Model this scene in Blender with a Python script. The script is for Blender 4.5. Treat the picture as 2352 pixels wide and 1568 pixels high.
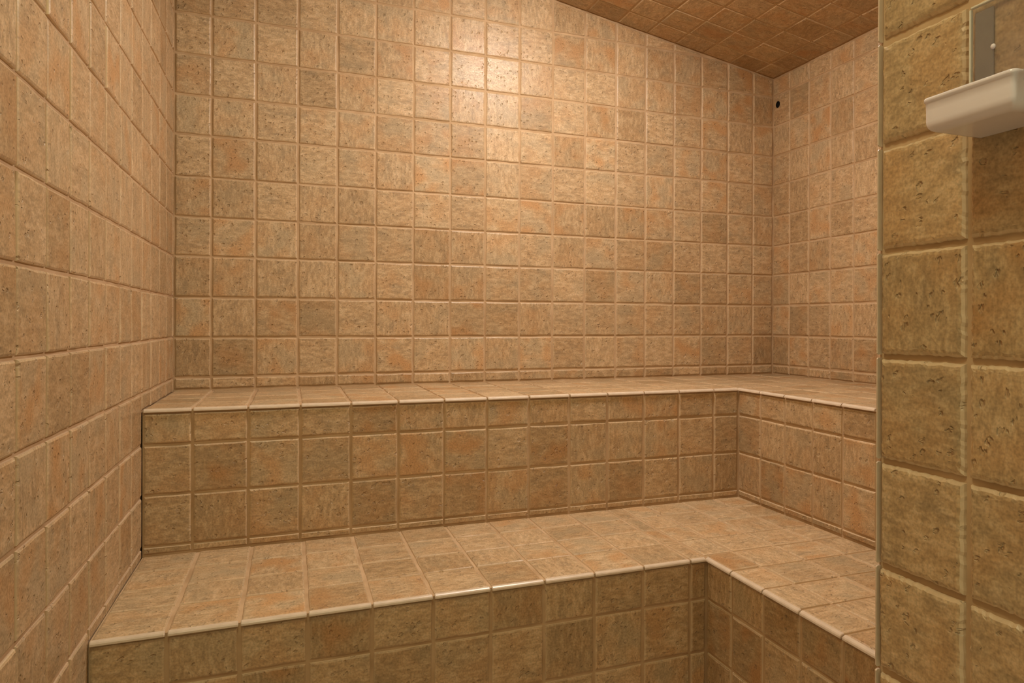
import bpy, bmesh, math, random
from mathutils import Vector, Matrix

random.seed(7)
scene = bpy.context.scene
for o in list(bpy.data.objects):
    bpy.data.objects.remove(o)
COL = scene.collection
U = 0.155                                   # one tile pitch in metres (6 inch tile plus joint)

# ------------------------------------------------------------------ camera
CAM = (2.6433, -20.7282, 0.399)             # in tile pitches
YAW, PITCH, ROLL, FPX, PX, PY = 0.394, -0.0027, 0.0035, 1697.94, 1373.65, 745.6
fw = Vector((math.sin(YAW) * math.cos(PITCH), math.cos(YAW) * math.cos(PITCH), math.sin(PITCH)))
rt = Vector((math.cos(YAW), -math.sin(YAW), 0.0))
up = rt.cross(fw)
r2 = rt * math.cos(ROLL) + up * math.sin(ROLL)
u2 = up * math.cos(ROLL) - rt * math.sin(ROLL)
cam_data = bpy.data.cameras.new('camera')
cam = bpy.data.objects.new('camera', cam_data)
COL.objects.link(cam)
M = Matrix((r2, u2, -fw)).transposed().to_4x4()
M.translation = Vector(CAM) * U
cam.matrix_world = M
cam_data.sensor_fit = 'HORIZONTAL'
cam_data.sensor_width = 36.0
cam_data.lens = 36.0 * FPX / 2352.0
cam_data.shift_x = (1176.0 - PX) / 2352.0
cam_data.shift_y = (PY - 784.0) / 2352.0
cam_data.clip_start = 0.02
scene.camera = cam

# ------------------------------------------------------------------ world, exposure
world = bpy.data.worlds.new('world')
scene.world = world
world.use_nodes = True
bg = world.node_tree.nodes['Background']
bg.inputs['Color'].default_value = (0.99, 1.0, 0.62, 1.0)
bg.inputs['Strength'].default_value = 0.50
LAMPS = [((9.4, -6.4), 152.0, 1.8, (1.0, 0.885, 0.79)), ((1.5, -16.8), 60.0, 2.0, (1.0, 0.99, 0.66))]   # place on the ceiling (tile pitches), emission, size, colour
cy = scene.cycles
cy.max_bounces, cy.diffuse_bounces, cy.glossy_bounces, cy.transparent_max_bounces = 4, 3, 2, 6
cy.use_light_tree = False
vs = scene.view_settings
vs.view_transform = 'Standard'
vs.look = 'None'
vs.exposure = 0.0
vs.gamma = 1.0
vs.use_curve_mapping = False

# ------------------------------------------------------------------ room measures (tile pitches)
W = 17.62                                   # right wall
SLOPE, H0 = 0.17, 8.62                      # ceiling falls towards the right wall
def ceil_z(x): return H0 + SLOPE * (W - x)
ZU, YU, XU = -1.30, -4.20, 13.52            # upper bench: top, front edge, right-hand run edge
ZL, YL, XL = -4.14, -8.32, 10.10            # lower bench
ZF = -7.2                                   # floor
XP, YP = 7.853, -15.165                      # partition face and its far corner
YEND = -22.5                                # open end of the entrance behind the camera
YFRONT = -15.19

# ------------------------------------------------------------------ materials
class NT:
    def __init__(self, name):
        self.m = bpy.data.materials.new(name)
        self.m.use_nodes = True
        self.t = self.m.node_tree
        self.b = self.t.nodes['Principled BSDF']
    def n(self, typ, **kw):
        nd = self.t.nodes.new(typ)
        for k, v in kw.items(): setattr(nd, k, v)
        return nd
    def put(self, sock, v):
        if isinstance(v, bpy.types.NodeSocket): self.t.links.new(v, sock)
        elif v is not None: sock.default_value = v
    def math(self, op, a, b=None, c=None, clamp=False):
        nd = self.n('ShaderNodeMath', operation=op, use_clamp=clamp)
        for i, v in enumerate((a, b, c)): self.put(nd.inputs[i], v)
        return nd.outputs[0]
    def vmath(self, op, a, b=None, out=0):
        nd = self.n('ShaderNodeVectorMath', operation=op)
        self.put(nd.inputs[0], a)
        if b is not None: self.put(nd.inputs[1], b)
        return nd.outputs[out]
    def noise(self, vec, scale, detail=4.0, rough=0.55, dist=0.0, dims='3D'):
        nd = self.n('ShaderNodeTexNoise', noise_dimensions=dims)
        self.put(nd.inputs['Vector'], vec)
        for k, v in (('Scale', scale), ('Detail', detail), ('Roughness', rough), ('Distortion', dist)):
            nd.inputs[k].default_value = v
        return nd.outputs[0]
    def ramp(self, fac, stops, interp='LINEAR'):
        nd = self.n('ShaderNodeValToRGB')
        cr = nd.color_ramp
        cr.interpolation = interp
        while len(cr.elements) < len(stops): cr.elements.new(0.5)
        for e, (p, c) in zip(cr.elements, stops):
            e.position = p
            e.color = (c, c, c, 1) if isinstance(c, (int, float)) else (*c, 1)
        self.put(nd.inputs[0], fac)
        return nd.outputs[0]
    def mix(self, fac, a, b, mode='MIX'):
        nd = self.n('ShaderNodeMix', data_type='RGBA', blend_type=mode)
        self.put(nd.inputs[0], fac)
        self.put(nd.inputs[6], a if isinstance(a, bpy.types.NodeSocket) else (*a, 1))
        self.put(nd.inputs[7], b if isinstance(b, bpy.types.NodeSocket) else (*b, 1))
        return nd.outputs[2]

def make_tile_material(name):
    g = NT(name)
    info = g.n('ShaderNodeObjectInfo')
    r = info.outputs['Random']
    obj = g.n('ShaderNodeTexCoord').outputs['Object']
    fr = lambda k: g.math('FRACT', g.math('MULTIPLY', r, k))
    off = g.n('ShaderNodeCombineXYZ')
    for i, k in enumerate((371.3, 913.7, 529.1)): g.put(off.inputs[i], g.math('MULTIPLY', fr(k), 40.0))
    v0 = g.vmath('ADD', obj, off.outputs[0])
    sep = g.n('ShaderNodeSeparateXYZ'); g.put(sep.inputs[0], v0)
    sw = g.n('ShaderNodeCombineXYZ')
    g.put(sw.inputs[0], sep.outputs[1]); g.put(sw.inputs[1], sep.outputs[0]); g.put(sw.inputs[2], sep.outputs[2])
    turn = g.math('GREATER_THAN', fr(77.7), 0.6)
    mv = g.n('ShaderNodeMix', data_type='VECTOR')
    g.put(mv.inputs[0], turn); g.put(mv.inputs[4], v0); g.put(mv.inputs[5], sw.outputs[0])
    v = mv.outputs[1]
    vs_ = g.vmath('MULTIPLY', v, (1.0, 2.3, 1.0))
    n1 = g.noise(vs_, 12.0, 2.0, 0.66, 0.0, dims='2D')
    n2 = g.noise(v, 190.0, 1.0, 0.7, 0.0, '2D')
    n3 = g.noise(v, 11.0, 1.0, 0.5, 0.0, '2D')
    n4 = g.noise(vs_, 36.0, 2.0, 0.66, 0.0, dims='2D')
    c = g.ramp(n1, [(0.24, (0.375, 0.268, 0.155)), (0.42, (0.462, 0.320, 0.177)), (0.56, (0.508, 0.350, 0.193)), (0.76, (0.590, 0.430, 0.258))])
    c = g.mix(g.ramp(n4, [(0.50, 0.0), (0.72, 0.75)]), c, (0.630, 0.470, 0.290))
    c = g.mix(g.ramp(n4, [(0.26, 0.75), (0.48, 0.0)]), c, (0.345, 0.238, 0.130))
    # rust-coloured and grey clouds, stronger on some tiles
    am = g.math('MULTIPLY', g.ramp(n3, [(0.44, 0.0), (0.70, 1.0)]), g.ramp(fr(13.37), [(0.10, 0.10), (0.7, 0.45), (1.0, 0.85)]))
    c = g.mix(am, c, (0.500, 0.275, 0.118))
    am2 = g.math('MULTIPLY', g.ramp(n3, [(0.30, 1.0), (0.52, 0.0)]), g.ramp(fr(41.9), [(0.20, 0.0), (1.0, 0.65)]))
    c = g.mix(am2, c, (0.410, 0.318, 0.195))
    c = g.mix(1.0, c, g.ramp(n2, [(0.25, 0.80), (0.5, 1.0), (0.75, 1.16)]), 'MULTIPLY')
    c = g.mix(1.0, c, g.ramp(fr(5.71), [(0.0, (0.83, 0.79, 0.73)), (0.4, (0.98, 0.965, 0.95)), (1.0, (1.08, 1.08, 1.08))]), 'MULTIPLY')
    # travertine pits
    vo = g.n('ShaderNodeTexVoronoi', voronoi_dimensions='2D')
    wob = g.n('ShaderNodeCombineXYZ')
    for i in range(2): g.put(wob.inputs[i], g.math('MULTIPLY', n4, 0.022))
    g.put(vo.inputs['Vector'], g.vmath('ADD', v, wob.outputs[0]))
    vo.inputs['Scale'].default_value = 66.0
    sc = g.n('ShaderNodeSeparateColor'); g.put(sc.inputs[0], vo.outputs['Color'])
    size = g.math('MULTIPLY', g.ramp(sc.outputs[0], [(0.79, 0.0), (0.81, 0.20), (1.0, 0.52)]), g.ramp(n4, [(0.38, 0.35), (0.58, 1.0)]))
    pit = g.math('MULTIPLY', g.math('SUBTRACT', size, vo.outputs['Distance']), 5.0, clamp=True)
    c = g.mix(g.math('MULTIPLY', pit, 0.22), c, (0.28, 0.18, 0.09))
    # the eased edges carry a paler glaze
    sn = g.n('ShaderNodeSeparateXYZ'); g.put(sn.inputs[0], g.n('ShaderNodeTexCoord').outputs['Normal'])
    c = g.mix(g.ramp(sn.outputs[2], [(0.70, 0.90), (0.97, 0.0)]), c, (0.68, 0.51, 0.33))
    g.put(g.b.inputs['Base Color'], c)
    g.put(g.b.inputs['Roughness'], g.ramp(n2, [(0.3, 0.46), (0.7, 0.33)]))
    g.b.inputs['Specular IOR Level'].default_value = 0.33
    h = g.math('MULTIPLY', n4, 0.20)
    h = g.math('SUBTRACT', h, g.math('MULTIPLY', pit, 1.4))
    bp = g.n('ShaderNodeBump')
    bp.inputs['Strength'].default_value = 0.85
    bp.inputs['Distance'].default_value = 0.0022
    g.put(bp.inputs['Height'], h)
    g.put(g.b.inputs['Normal'], bp.outputs[0])
    return g.m

def make_plain(name, c0, c1, scale, rough, bump=0.0, spec=0.4):
    g = NT(name)
    v = g.n('ShaderNodeTexCoord').outputs['Object']
    n = g.noise(v, scale, 2.0, 0.65)
    g.put(g.b.inputs['Base Color'], g.mix(g.ramp(n, [(0.32, 0.0), (0.68, 1.0)]), c0, c1))
    g.b.inputs['Roughness'].default_value = rough
    g.b.inputs['Specular IOR Level'].default_value = spec
    if bump:
        bp = g.n('ShaderNodeBump'); bp.inputs['Strength'].default_value = 0.5; bp.inputs['Distance'].default_value = bump
        g.put(bp.inputs['Height'], g.noise(v, scale * 8, 4.0, 0.7)); g.put(g.b.inputs['Normal'], bp.outputs[0])
    return g.m

MAT_TILE = make_tile_material('travertine_tile')
MAT_GROUT = make_plain('tan_grout', (0.43, 0.280, 0.150), (0.57, 0.395, 0.235), 9.0, 0.85, 0.0, 0.2)
MAT_EDGE = make_plain('cream_glazed_edge', (0.62, 0.49, 0.36), (0.70, 0.57, 0.43), 30.0, 0.28, 0.0, 0.5)
MAT_SEAL = make_plain('grey_brown_sealant', (0.42, 0.33, 0.25), (0.48, 0.38, 0.29), 20.0, 0.5)
MAT_BLACK = make_plain('hole_shade_black', (0.004, 0.004, 0.004), (0.008, 0.008, 0.008), 30.0, 0.6, 0.0, 0.2)
MAT_WHITE = make_plain('glossy_white_plastic', (0.80, 0.72, 0.76), (0.83, 0.75, 0.79), 12.0, 0.16, 0.0, 0.5)
MAT_GREY = make_plain('grey_foam_tape', (0.235, 0.225, 0.235), (0.26, 0.25, 0.26), 60.0, 0.6)
MAT_CHROME = make_plain('chrome', (0.75, 0.75, 0.74), (0.8, 0.8, 0.79), 30.0, 0.12)
MAT_CHROME.node_tree.nodes['Principled BSDF'].inputs['Metallic'].default_value = 1.0
MAT_RIM = make_plain('polished_acrylic_edge', (0.66, 0.62, 0.52), (0.70, 0.66, 0.56), 30.0, 0.15)
g = NT('clear_acrylic')
tr = g.n('ShaderNodeBsdfTransparent'); tr.inputs[0].default_value = (0.93, 0.91, 0.88, 1)
film = g.n('ShaderNodeMixShader')
g.b.inputs['Base Color'].default_value = (0.60, 0.50, 0.45, 1); g.b.inputs['Roughness'].default_value = 0.12
wv = g.noise(g.n('ShaderNodeTexCoord').outputs['Object'], 20.0)
g.put(film.inputs[0], g.ramp(wv, [(0.3, 0.10), (0.7, 0.18)]))
g.t.links.new(tr.outputs[0], film.inputs[1]); g.t.links.new(g.b.outputs[0], film.inputs[2])
g.t.links.new(film.outputs[0], g.t.nodes['Material Output'].inputs['Surface'])
MAT_ACRYLIC = g.m
def lamp_glass(strength, color):
    g = NT('lamp_glass')
    g.b.inputs['Base Color'].default_value = (0.9, 0.88, 0.84, 1)
    g.b.inputs['Emission Color'].default_value = (*color, 1)
    g.b.inputs['Emission Strength'].default_value = strength
    return g.m
# floor: mosaic of square tiles, outside the picture
g = NT('floor_tile')
bk = g.n('ShaderNodeTexBrick', offset=0.0, squash=1.0)
g.put(bk.inputs['Vector'], g.n('ShaderNodeTexCoord').outputs['Object'])
bk.inputs['Scale'].default_value = 1.0; bk.inputs['Brick Width'].default_value = U; bk.inputs['Row Height'].default_value = U
bk.inputs['Mortar Size'].default_value = 0.005
bk.inputs['Color1'].default_value = (0.42, 0.30, 0.19, 1); bk.inputs['Color2'].default_value = (0.48, 0.36, 0.24, 1); bk.inputs['Mortar'].default_value = (0.40, 0.27, 0.16, 1)
g.put(g.b.inputs['Base Color'], bk.outputs[0]); g.b.inputs['Roughness'].default_value = 0.5
MAT_FLOOR = g.m

# ------------------------------------------------------------------ helpers
def link(name, mesh, mat=None, parent=None):
    if mat is not None and not mesh.materials: mesh.materials.append(mat)
    o = bpy.data.objects.new(name, mesh)
    COL.objects.link(o)
    if parent is not None: o.parent = parent
    return o

def mesh_from(name, verts, faces):
    m = bpy.data.meshes.new(name)
    m.from_pydata([Vector(v) for v in verts], [], faces)
    m.update()
    bm = bmesh.new(); bm.from_mesh(m)
    bmesh.ops.recalc_face_normals(bm, faces=bm.faces)
    bm.to_mesh(m); bm.free()
    return m

def prism(name, poly, z0, z1, mat, parent=None):
    """extrude a plan polygon (tile pitches) between two heights"""
    n = len(poly)
    vs_ = [(x * U, y * U, z0 * U) for x, y in poly] + [(x * U, y * U, z1 * U) for x, y in poly]
    fs = [list(range(n)), list(range(n, 2 * n))] + [[i, (i + 1) % n, n + (i + 1) % n, n + i] for i in range(n)]
    return link(name, mesh_from(name, vs_, fs), mat, parent)

def structure(o, label):
    o['kind'] = 'structure'; o['label'] = label
    return o

def inset_poly(poly, d):
    """inset a convex counter-clockwise polygon by d"""
    n = len(poly); out = []
    lines = []
    for i in range(n):
        a, b = Vector(poly[i]), Vector(poly[(i + 1) % n])
        t = (b - a).normalized(); nn = Vector((-t.y, t.x))
        lines.append((a + nn * d, t))
    for i in range(n):
        (p, t), (q, s) = lines[i - 1], lines[i]
        den = t.x * s.y - t.y * s.x
        k = ((q.x - p.x) * s.y - (q.y - p.y) * s.x) / den
        out.append(p + t * k)
    return out

def clip_poly(poly, f):
    """keep the part of the polygon where f(p) >= 0"""
    out = []
    for i in range(len(poly)):
        a, b = poly[i], poly[(i + 1) % len(poly)]
        fa, fb = f(a), f(b)
        if fa >= 0: out.append(a)
        if (fa >= 0) != (fb >= 0):
            k = fa / (fa - fb)
            out.append((a[0] + (b[0] - a[0]) * k, a[1] + (b[1] - a[1]) * k))
    return out

def tile_mesh(poly, rng, seg=4, jit=0.010, profile=((0.030, 0.0), (0.010, -0.016), (0.0, -0.055))):
    """tile slab: face at z=0, eased ragged edge falling back to the grout bed; poly in pitches, centred"""
    rings = []
    n = len(poly)
    cnt = None
    tot = []
    for k, (ins, dep) in enumerate(profile):
        pp = inset_poly(poly, ins) if ins else [Vector(p) for p in poly]
        ring = []
        for i in range(n):
            a, b = pp[i], pp[(i + 1) % n]
            t = (b - a).normalized(); nn = Vector((-t.y, t.x))
            for j in range(seg):
                p = a.lerp(b, j / seg)
                if k == 0: tot.append((rng.uniform(-jit, jit)) * (0.35 if j == 0 else 1.0))
                e = tot[i * seg + j] * (1.0 if k == 0 else 0.75 if k == 1 else 0.5)
                p = p + nn * e
                ring.append((p.x, p.y, dep + (rng.uniform(-0.003, 0.0) if k == 0 else 0)))
        rings.append(ring)
    N = n * seg
    verts = [(x * U, y * U, z * U) for ring in rings for x, y, z in ring]
    faces = [list(range(N))]
    for k in range(len(rings) - 1):
        for i in range(N):
            j = (i + 1) % N
            faces.append([k * N + i, (k + 1) * N + i, (k + 1) * N + j, k * N + j])
    return mesh_from('tile', verts, faces)

CACHE = {}
GAP = 0.040
def lay(parent, name, origin, u, v, cells, seg=3, jit=0.010, gap=GAP, tilt=0.006, profile=None, variants=8, hole=None):
    """lay tiles on a plane; cells are convex polygons in plane coordinates (pitches)"""
    u = Vector(u).normalized(); v = Vector(v).normalized(); nrm = u.cross(v)
    R = Matrix((u, v, nrm)).transposed()
    rng = random.Random(hash((round(origin[0], 2), round(origin[1], 2), round(origin[2], 2), len(cells))) & 0xffff)
    for cell in cells:
        poly = inset_poly([Vector(c) for c in cell], gap / 2)
        xs = [p.x for p in poly]; ys = [p.y for p in poly]
        cx, cy = (min(xs) + max(xs)) / 2, (min(ys) + max(ys)) / 2
        w, h = max(xs) - min(xs), max(ys) - min(ys)
        if w < 0.03 or h < 0.03: continue
        small = min(w, h) < 0.16
        prof = profile or (((0.018, 0.0), (0.006, -0.010), (0.0, -0.055)) if small else ((0.036, 0.0), (0.013, -0.013), (0.0, -0.055)))
        is_hole = hole is not None and cell is hole[0]
        rect = len(poly) == 4 and all(abs(abs(p.x - cx) - w / 2) < 1e-4 and abs(abs(p.y - cy) - h / 2) < 1e-4 for p in poly)
        if rect and not is_hole:
            w2, h2 = round(w / 0.02) * 0.02, round(h / 0.02) * 0.02
            key = (round(w2, 3), round(h2, 3), rng.randrange(variants), seg, jit, prof)
            if key not in CACHE:
                CACHE[key] = tile_mesh([Vector((-w2 / 2, -h2 / 2)), Vector((w2 / 2, -h2 / 2)), Vector((w2 / 2, h2 / 2)), Vector((-w2 / 2, h2 / 2))], rng, seg, jit if not small else jit * 0.4, prof)
            me = CACHE[key]
        else:
            me = tile_mesh([p - Vector((cx, cy)) for p in poly], rng, seg, jit * (0.4 if small else 1), prof)
            if is_hole: cut_round_hole(me, hole[1] - cx, hole[2] - cy, hole[3])
        o = link(name, me, MAT_TILE, parent)
        p = Vector(origin) + u * cx + v * cy + nrm * rng.uniform(-0.007, 0.002)
        T = Matrix.Rotation(rng.gauss(0, tilt), 3, 'X') @ Matrix.Rotation(rng.gauss(0, tilt), 3, 'Y') @ Matrix.Rotation(rng.gauss(0, 0.003), 3, 'Z')
        mw = (R @ T).to_4x4(); mw.translation = p * U
        o.matrix_world = mw

def cut_round_hole(me, x, y, r):
    bm = bmesh.new(); bm.from_mesh(me)
    top = max(bm.faces, key=lambda f: f.calc_area())
    edges = list(top.edges)
    zt = -0.001 * U
    bmesh.ops.delete(bm, geom=[top], context='FACES_ONLY')
    n = 20
    a = [bm.verts.new(((x + r * math.cos(2 * math.pi * i / n)) * U, (y + r * math.sin(2 * math.pi * i / n)) * U, zt)) for i in range(n)]
    b = [bm.verts.new((q.co.x, q.co.y, -0.055 * U)) for q in a]
    ce = [bm.edges.new((a[i], a[(i + 1) % n])) for i in range(n)]
    bmesh.ops.triangle_fill(bm, use_beauty=True, use_dissolve=False, edges=edges + ce)
    for i in range(n): bm.faces.new((a[i], a[(i + 1) % n], b[(i + 1) % n], b[i]))
    bmesh.ops.recalc_face_normals(bm, faces=bm.faces)
    bm.to_mesh(me); bm.free()

def grid(us, vs_):
    return [[(us[i], vs_[j]), (us[i + 1], vs_[j]), (us[i + 1], vs_[j + 1]), (us[i], vs_[j + 1])] for j in range(len(vs_) - 1) for i in range(len(us) - 1)]

def rounded_bar(name, length, a, b, parent, seg=4):
    """bar of given length along local x with a rounded outer-top corner; a = depth, b = height (pitches)"""
    key = ('bar', round(length, 2), a, b)
    if key not in CACHE:
        L = round(length, 2)
        r = min(a, b) * 0.85
        prof = [(a, 0.0), (a, -b), (0.006, -b), (0.0, -b + 0.006)]
        prof += [(r - r * math.cos(t), -r + r * math.sin(t)) for t in [math.pi / 2 * i / seg for i in range(seg + 1)]]
        n = len(prof)
        rng = random.Random(int(L * 1000))
        e = 0.012
        stations = [(-L / 2, 0.008), (-L / 2 + e, 0.0), (-L / 6, 0.0015), (L / 6, 0.0), (L / 2 - e, 0.0), (L / 2, 0.008)]
        verts = [(x * U, (p[0] + ins * (1 if p[0] < a * .9 else 0)) * U, (p[1] - ins * (1 if p[1] > -b * .5 else 0)) * U) for x, ins in stations for p in prof]
        faces = [list(range(n)), list(range(n * (len(stations) - 1), n * len(stations)))]
        for s in range(len(stations) - 1):
            faces += [[s * n + i, s * n + (i + 1) % n, (s + 1) * n + (i + 1) % n, (s + 1) * n + i] for i in range(n)]
        CACHE[key] = mesh_from('edge_trim', verts, faces)
    return link(name, CACHE[key], MAT_EDGE, parent)

def trim_run(parent, name, p0, p1, inward, down, cuts, a=0.075, b=0.07, gap=0.035):
    """one bullnose bar per tile along p0->p1"""
    p0, p1 = Vector(p0), Vector(p1)
    d = (p1 - p0).normalized(); inward = Vector(inward); down = Vector(down)
    R = Matrix((d, inward, -down)).transposed()
    for c0, c1 in zip(cuts[:-1], cuts[1:]):
        L = c1 - c0 - gap
        if L < 0.05: continue
        o = rounded_bar(name, L, a, b, parent)
        mw = R.to_4x4(); mw.translation = (p0 + d * (c0 + c1) / 2) * U
        o.matrix_world = mw

REC = 0.034                                 # depth of the grout bed behind the tile faces

# ------------------------------------------------------------------ back wall
rows = [-0.985, 0.0, 1.0, 2.02, 2.99, 3.98, 5.01, 6.0, 7.0, 8.0, 9.0, 10.0, 11.0, 12.0]
bx = [0.0, 0.815, 1.814, 2.815, 3.782, 4.759, 5.755, 6.767, 7.765, 8.779, 9.797, 10.819, 11.838, 12.848, 13.846, 14.845, 15.844, 16.825, W]
vs_ = [(-1.0 * U, (REC) * U, ZF * U), ((W + 1) * U, REC * U, ZF * U), ((W + 1) * U, REC * U, (ceil_z(W + 1) + .3) * U), (-1.0 * U, REC * U, (ceil_z(-1) + .3) * U)]
vs_ = vs_ + [(x, y + 1.2 * U, z) for x, y, z in vs_]
box_f = [[0, 1, 2, 3], [4, 5, 6, 7], [0, 1, 5, 4], [1, 2, 6, 5], [2, 3, 7, 6], [3, 0, 4, 7]]
wall_back = structure(link('wall_back', mesh_from('wall_back', vs_, box_f), MAT_GROUT), 'back wall of square tan stone-look tiles above the benches')
cells = grid(bx, [ZU + 0.01] + rows)
cells = [clip_poly(c, lambda p: ceil_z(p[0]) - 0.012 - p[1]) for c in cells]
cells = [c for c in cells if len(c) >= 3]
def poly_area(c): return abs(sum(c[i][0] * c[(i + 1) % len(c)][1] - c[(i + 1) % len(c)][0] * c[i][1] for i in range(len(c)))) / 2
def min_extent(c):
    return min(max(p[0] for p in c) - min(p[0] for p in c), max(p[1] for p in c) - min(p[1] for p in c))
def clean(c):
    out = []
    for p in c:
        if not out or (Vector(p) - Vector(out[-1])).length > 0.06: out.append(p)
    if len(out) > 2 and (Vector(out[0]) - Vector(out[-1])).length <= 0.06: out.pop()
    return out
cells = [clean(c) for c in cells]
cells = [c for c in cells if len(c) >= 3 and poly_area(c) > 0.03 and min_extent(c) > 0.11]
lay(wall_back, 'tile', (0, 0, 0), (1, 0, 0), (0, 0, 1), cells)

# ------------------------------------------------------------------ left wall
wall_left = structure(prism('wall_left', [(-REC, YEND), (-REC, REC), (-1.2, REC), (-1.2, YEND)], ZF, ceil_z(-1) + 0.3, MAT_GROUT), 'left side wall of tan tiles seen at a steep angle')
ly = [-0.0, -0.2, -1.21, -2.15, -3.21, -4.19, -5.2, -6.17, -7.21, -8.21, -9.2, -10.2, -11.24, -12.25, -13.25]
lz = [-6.0, -5.0, -4.0, -3.0, -2.0, -1.0, 0.01, 1.0, 2.0, 2.99, 3.99, 5.01, 6.01, 7.01, 8.0, 9.0, 10.0, 11.0, ceil_z(0) - 0.02]
cells = grid([y for y in reversed(ly)], lz)
def left_hidden(c):
    y0, y1 = c[0][0], c[1][0]; z0, z1 = c[0][1], c[2][1]
    return (y0 >= YU and z1 <= ZU + .05) or (y0 >= YL and z1 <= ZL + .05)
def left_trim(c):
    (y0, z0), (y1, z1) = c[0], c[2]
    out = [c]
    def cut(cs, yb, zb):                     # take away what lies behind a bench: y>yb and z<zb
        res = []
        for q in cs:
            a0, b0, a1, b1 = q[0][0], q[0][1], q[2][0], q[2][1]
            if a1 <= yb + 1e-6 or b0 >= zb - 1e-6: res.append(q); continue
            if a0 < yb - .06: res += grid([a0, yb], [b0, b1])
            lo = max(a0, yb) if a0 < yb - .06 else a0
            if b1 > zb + .06: res += grid([lo, a1], [zb, b1])
        return res
    return cut(cut(out, YU + 0.07, ZU - 0.05), YL + 0.07, ZL - 0.05)
cells = [q for c in cells for q in left_trim(c)]
lay(wall_left, 'tile', (0, 0, 0), (0, 1, 0), (0, 0, 1), cells)

# ------------------------------------------------------------------ right wall
wall_right = structure(prism('wall_right', [(W + REC, YFRONT + 0.02), (W + REC, REC), (W + 1.2, REC), (W + 1.2, YFRONT + 0.02)], ZF, ceil_z(W) + 0.3, MAT_GROUT), 'right wall of tan tiles beyond the partition')
ry = [0.0, 0.89, 1.86, 2.87, 3.86, 4.86, 5.86, 6.86, 7.86, 8.86, 9.86]
rz = [ZU + 0.01] + rows[:9] + [8.02, ceil_z(W) - 0.015]
cells = grid(ry, rz)
hole_cell = next(c for c in cells if c[0][0] == 0.0 and abs(c[0][1] - 7.0) < 0.01)
lay(wall_right, 'tile', (W, 0, 0), (0, -1, 0), (0, 0, 1), cells, hole=(hole_cell, 0.255, 7.69, 0.105))

# ------------------------------------------------------------------ ceiling
S = math.sqrt(1 + SLOPE ** 2)
x0, x1 = -1.0, W + 1.0
prof = [(x0, ceil_z(x0) + REC), (x1, ceil_z(x1) + REC), (x1, ceil_z(x1) + 1.2), (x0, ceil_z(x0) + 1.2)]
vs_ = [(x * U, 0.6 * U, z * U) for x, z in prof] + [(x * U, YEND * U, z * U) for x, z in prof]
ceiling = structure(link('ceiling', mesh_from('ceiling', vs_, box_f), MAT_GROUT), 'sloping ceiling of brown square tiles')
cx_ = [0.0] + [0.83 + i * 1.0025 for i in range(17)] + [W]
cells = grid([x * S for x in cx_], [0.0] + [0.88 + i * 1.01 for i in range(13)])
lay(ceiling, 'tile', (0, 0, ceil_z(0)), (1, 0, -SLOPE), (0, -1, 0), cells)

# ------------------------------------------------------------------ floor
structure(prism('floor', [(-1.2, YEND), (W + 1.2, YEND), (W + 1.2, 1.2), (-1.2, 1.2)], ZF - 0.6, ZF, MAT_FLOOR), 'tiled floor below the benches')

# ------------------------------------------------------------------ benches
def bench(name, label):
    e = bpy.data.objects.new(name, None); COL.objects.link(e)
    e['label'] = label; e['category'] = 'bench'
    return e
def mk_empty_at(e, p): e.location = Vector(p) * U; return e

upper = bench('tiled_bench', 'upper L-shaped tan tiled bench against the back and right walls')
lower = bench('tiled_bench', 'lower L-shaped tan tiled bench step in front of the upper one')
for e in (upper, lower): e['group'] = 'tiled steam room benches'
YBE = -15.10
def lshape(yf, xr, yb, xb): return [(0.003, yb), (0.003, yf), (xr, yf), (xr, YBE), (xb, YBE), (xb, yb)]
prism('grout_bed', lshape(YU + REC, XU + REC, 0.02, W + 0.02), ZF, ZU - REC, MAT_GROUT, upper)
YB2, XB2 = YU + REC, XU + REC
prism('grout_bed', [(0.003, YB2), (0.003, YL + REC), (XL + REC, YL + REC), (XL + REC, YBE), (XB2, YBE), (XB2, YB2)], ZF, ZL - REC, MAT_GROUT, lower)

TR = 0.055                                  # width of the rounded edge
OV = 0.035                                  # how far the edge stands out from the riser
# upper treads
ux = [0.0, 0.86, 1.85, 2.835, 3.83, 4.81, 5.81, 6.78, 7.78, 8.79, 9.77, 10.76, 11.75, 12.77]
cells = grid(ux + [XU - OV + TR], [YU - OV + TR, -3.15, -2.15, -1.15, -0.01])
cells += grid([XU - OV + TR, 14.8, 15.82, 16.8, W], [-14.15 + i for i in range(10)] + [YU - OV + TR, -3.15, -2.15, -1.15, -0.01])
lay(upper, 'tread_tile', (0, 0, ZU), (1, 0, 0), (0, 1, 0), cells, gap=0.046, tilt=0.004)
trim_run(upper, 'edge_trim', (0, YU - OV, ZU), (1, YU - OV, ZU), (0, 1, 0), (0, 0, -1), ux + [XU - OV + 0.02])
uy = [0.0, 5.17, 6.16, 7.17, 8.15, 9.15, 10.15, 11.15, 12.15, 13.15, 14.15, 15.08]
uyr = [-YU - 0.03] + uy[1:]
trim_run(upper, 'edge_trim', (XU - OV, 0, ZU), (XU - OV, -1, ZU), (1, 0, 0), (0, 0, -1), uyr)
# upper risers
ZUT = ZU - 0.075
uz = [ZL + 0.01, -3.97, -2.98, -2.0, ZUT]
lay(upper, 'riser_tile', (0, YU, 0), (1, 0, 0), (0, 0, 1), grid(ux + [XU], uz))
lay(upper, 'riser_tile', (XU, 0, 0), (0, -1, 0), (0, 0, 1), grid([-YU] + uy[1:], uz))
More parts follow.
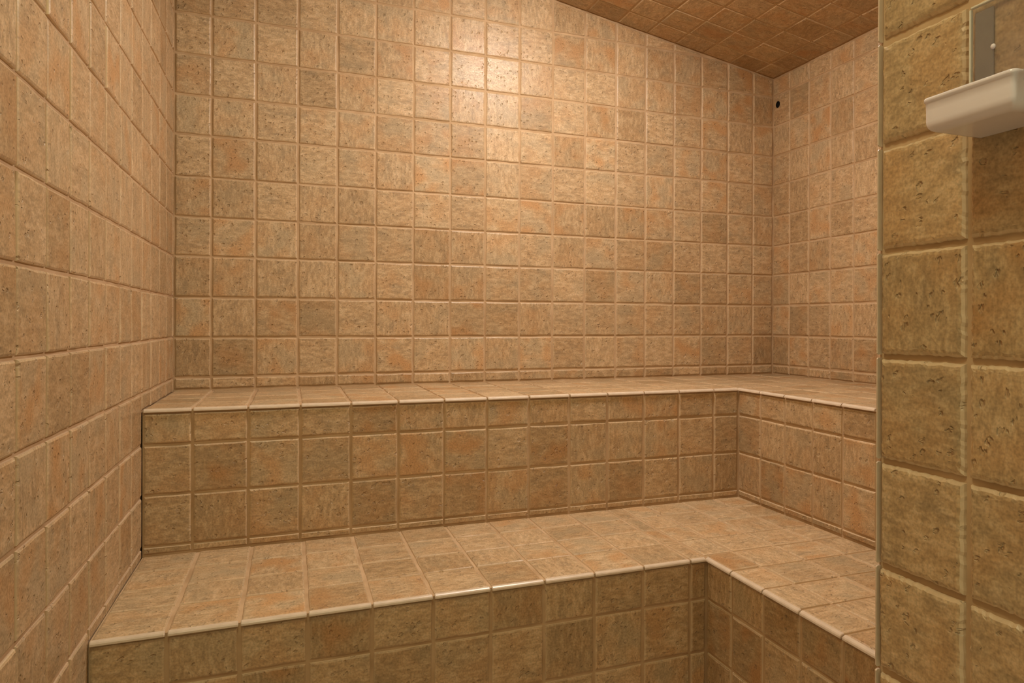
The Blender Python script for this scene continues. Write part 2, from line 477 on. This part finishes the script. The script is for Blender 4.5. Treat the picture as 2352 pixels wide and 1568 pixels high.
# lower treads
lx = [0.0, 0.97, 1.937, 2.90, 3.87, 4.852, 5.83, 6.795, 7.75, 8.74, 9.74]
lxx = lx[:-1] + [9.74, 10.78, 11.78, 12.76, XU]
ly2 = [-7.20, -6.22, -5.20, YU]
cells = grid(lx + [XL - OV + TR], [YL - OV + TR] + ly2)
cells += grid([XL - OV + TR, 10.78, 11.78, 12.74, XU], [-14.15, -13.15, -12.14, -11.12, -10.14, -9.15, -8.16, -7.16, -6.14, -5.2, YU])
lay(lower, 'tread_tile', (0, 0, ZL), (1, 0, 0), (0, 1, 0), cells, gap=0.046, tilt=0.004)
trim_run(lower, 'edge_trim', (0, YL - OV, ZL), (1, YL - OV, ZL), (0, 1, 0), (0, 0, -1), lx + [XL - OV + 0.02])
ly3 = [9.18, 10.17, 11.16, 12.14, 13.15, 14.15, 15.08]
trim_run(lower, 'edge_trim', (XL - OV, 0, ZL), (XL - OV, -1, ZL), (1, 0, 0), (0, 0, -1), [-YL - 0.03] + ly3)
# lower risers
lz2 = [ZF + 0.02, -6.95, -5.95, -4.93, ZL - 0.075]
lay(lower, 'riser_tile', (0, YL, 0), (1, 0, 0), (0, 0, 1), grid(lx + [XL], lz2))
lay(lower, 'riser_tile', (XL, 0, 0), (0, -1, 0), (0, 0, 1), grid([-YL] + ly3, lz2))

# ------------------------------------------------------------------ partition by the entrance
wall_front = structure(prism('wall_front', [(XP + 0.055, YP - 0.012), (XP + 0.055, YEND), (W + 1.2, YEND), (W + 1.2, YP - 0.012)], ZF, ceil_z(XP) + 0.2, MAT_GROUT), 'near partition wall of large olive tan tiles by the entrance')
PZ = -3.9125
pz = [PZ + k for k in range(-2, 15)]
py = [-YP + 0.034, 16.2, 17.2, 18.2]
PROF = ((0.060, 0.0), (0.034, -0.009), (0.012, -0.030), (0.0, -0.080))
lay(wall_front, 'tile', (XP, 0, 0), (0, -1, 0), (0, 0, 1), grid(py, pz), seg=26, jit=0.012, gap=0.05, tilt=0.004, profile=PROF, variants=14)
trim_run(wall_front, 'edge_trim', (XP, YP, 0), (XP, YP, 1), (0, -1, 0), (1, 0, 0), pz, a=0.036, b=0.05, gap=0.03)

# ------------------------------------------------------------------ pipe opening by the corner
n = 20
vo_, fo = [], []
prf = [(0.112, 0.006), (0.092, 0.006), (0.088, -0.022), (0.0, -0.024)]
for rr, d in prf:
    for i in range(n):
        a = 2 * math.pi * i / n
        vo_.append((-d * U, rr * math.cos(a) * U, rr * math.sin(a) * U))
for k in range(len(prf) - 1):
    fo += [[k * n + i, k * n + (i + 1) % n, (k + 1) * n + (i + 1) % n, (k + 1) * n + i] for i in range(n)]
po = link('pipe_opening', mesh_from('pipe_opening', vo_, fo), MAT_BLACK)  # shallow cup, coloured black for the shade inside a deeper hole
po.location = Vector((W, -0.255, 7.69)) * U
po['label'] = 'small round pipe opening, its inner shade coloured black, in the right wall near the ceiling corner'; po['category'] = 'pipe opening'

# ------------------------------------------------------------------ wall shelf on the partition
shelf = bpy.data.objects.new('wall_shelf', None); COL.objects.link(shelf)
SH = Vector((XP, -16.26, 1.92))
shelf.location = SH * U
shelf['label'] = 'white glossy plastic tray on a clear back plate, mounted on the partition'; shelf['category'] = 'shelf'
def bm_box(x0, x1, y0, y1, z0, z1):
    bm = bmesh.new(); bmesh.ops.create_cube(bm, size=1.0)
    for v in bm.verts:
        v.co = Vector((x0 if v.co.x < 0 else x1, y0 if v.co.y < 0 else y1, z0 if v.co.z < 0 else z1)) * U
    return bm
def finish(bm, name, mat, parent, smooth=False):
    me = bpy.data.meshes.new(name); bmesh.ops.recalc_face_normals(bm, faces=bm.faces); bm.to_mesh(me); bm.free()
    if smooth:
        for p in me.polygons: p.use_smooth = True
    return link(name, me, mat, parent)
# tray (local to the shelf's corner: wall at x=0, far end at y=0, underside z=0)
TD, TL, TH = 0.535, 0.80, 0.275
def rounded(d, r, k=5):                     # plan outline from the wall round the front, inset by d
    w0, w1, x = -d, -TL + d, -TD + d
    pts = [(0.0, w0)]
    pts += [(x + r - r * math.sin(t), w0 - r + r * math.cos(t)) for t in [math.pi / 2 * i / k for i in range(k + 1)]]
    pts += [(x + r - r * math.cos(t), w1 + r - r * math.sin(t)) for t in [math.pi / 2 * i / k for i in range(k + 1)]]
    pts += [(0.0, w1)]
    return pts
def tray_mesh():
    # successive outlines: underside, rounded lower corner, outside up to the rim, over the rim, inside down
    n = len(rounded(0.0, 0.04))
    def off(d, z): return [(x, y, z) for x, y in rounded(d, max(0.038 - d, 0.010))]
    R = 0.085
    rings = []
    for i in range(6):
        t = math.pi / 2 * i / 5
        rings.append(off(R - R * math.sin(t) if i < 5 else 0.0, R - R * math.cos(t)))
    rings += [off(0.0, TH * 0.6), off(-0.004, TH - 0.040), off(-0.016, TH - 0.030), off(-0.016, TH - 0.010), off(-0.004, TH), off(0.016, TH), off(0.026, TH - 0.012), off(0.026, 0.06), off(0.06, 0.025)]
    verts = [(x * U, y * U, z * U) for r in rings for x, y, z in r]
    faces = [list(range(n)), list(range(n * (len(rings) - 1), n * len(rings)))]
    for k in range(len(rings) - 1):
        faces += [[k * n + i, k * n + i + 1, (k + 1) * n + i + 1, (k + 1) * n + i] for i in range(n - 1)]
        faces.append([k * n + n - 1, k * n, (k + 1) * n, (k + 1) * n + n - 1]) if k not in () else None
    me = mesh_from('tray', verts, faces)
    for p in me.polygons: p.use_smooth = len(p.vertices) == 4
    return me
tray = link('tray', tray_mesh(), MAT_WHITE, shelf)
plate = finish(bm_box(-0.045, -0.020, -1.35, -0.012, TH * 0.3, 1.08), 'back_plate', MAT_ACRYLIC, shelf)
# pale polished edge of the plate
m = bmesh.new()
def add_bar(bm, x0, x1, y0, y1, z0, z1):
    vs8 = [bm.verts.new(Vector((x, y, z)) * U) for x in (x0, x1) for y in (y0, y1) for z in (z0, z1)]
    for f in ((0, 1, 3, 2), (4, 5, 7, 6), (0, 1, 5, 4), (2, 3, 7, 6), (0, 2, 6, 4), (1, 3, 7, 5)): bm.faces.new([vs8[i] for i in f])
add_bar(m, -0.048, -0.018, -0.020, 0.002, TH * 0.3, 1.065)
add_bar(m, -0.048, -0.018, -1.35, -0.012, 1.065, 1.085)
bmesh.ops.recalc_face_normals(m, faces=m.faces)
bmesh.ops.bevel(m, geom=list(m.edges), offset=0.006 * U, segments=1, affect='EDGES')
finish(m, 'plate_edge', MAT_RIM, plate)
m = bm_box(-0.019, -0.002, -0.205, -0.035, 0.10, 1.03)
bmesh.ops.bevel(m, geom=list(m.edges), offset=0.004 * U, segments=1, affect='EDGES')
st = finish(m, 'foam_strip', MAT_GREY, shelf); st['label'] = 'grey adhesive strip behind the clear plate'
def knob(name, x, y, z, r, h, mat):
    bm = bmesh.new(); bmesh.ops.create_uvsphere(bm, u_segments=12, v_segments=8, radius=1.0)
    for v in bm.verts: v.co = Vector((v.co.x * h, v.co.y * r, v.co.z * r)) * U
    o = finish(bm, name, mat, shelf, True); o.location = Vector((x, y, z)) * U
    return o
knob('screw_cap', -0.05, -0.232, 0.69, 0.022, 0.016, MAT_WHITE)
for z in (0.245, 0.185):
    kb = knob('clip', -TD + 0.03, -TL - 0.085, z, 0.03, 0.03, MAT_CHROME); kb['label'] = 'small chrome clip at the tray end'

# ------------------------------------------------------------------ ceiling lamps (above the picture)
def lathe(name, prof, mat, parent, n=16):
    vs_, fs = [], []
    for r, z in prof:
        for i in range(n):
            a = 2 * math.pi * i / n
            vs_.append((r * math.cos(a), r * math.sin(a), z))
    for k in range(len(prof) - 1):
        fs += [[k * n + i, k * n + (i + 1) % n, (k + 1) * n + (i + 1) % n, (k + 1) * n + i] for i in range(n)]
    me = mesh_from(name, vs_, fs)
    for p in me.polygons: p.use_smooth = True
    return link(name, me, mat, parent)
nrm = Vector((-SLOPE, 0, -1)).normalized()
ax = Vector((1, 0, -SLOPE)).normalized()
for ((LX, LY), strength, size, color), where in zip(LAMPS, ('above the benches', 'above the entrance')):
    lamp = bpy.data.objects.new('ceiling_lamp', None); COL.objects.link(lamp)
    lamp['label'] = 'round glass dome lamp on the sloping ceiling ' + where; lamp['category'] = 'lamp'; lamp['group'] = 'ceiling lamps'
    mw = Matrix((ax, nrm.cross(ax), nrm)).transposed().to_4x4()
    mw.translation = Vector((LX, LY, ceil_z(LX))) * U
    lamp.matrix_world = mw @ Matrix.Diagonal((size, size, 1.15, 1.0))
    lathe('base_ring', [(0.105, 0.0), (0.105, 0.012), (0.098, 0.018), (0.082, 0.018), (0.080, 0.004)], MAT_CHROME, lamp)
    lathe('glass_dome', [(0.081 * math.cos(t), 0.010 + 0.060 * math.sin(t)) for t in [math.pi / 2 * i / 4 for i in range(4)]] + [(0.002, 0.070)], lamp_glass(strength, color), lamp)
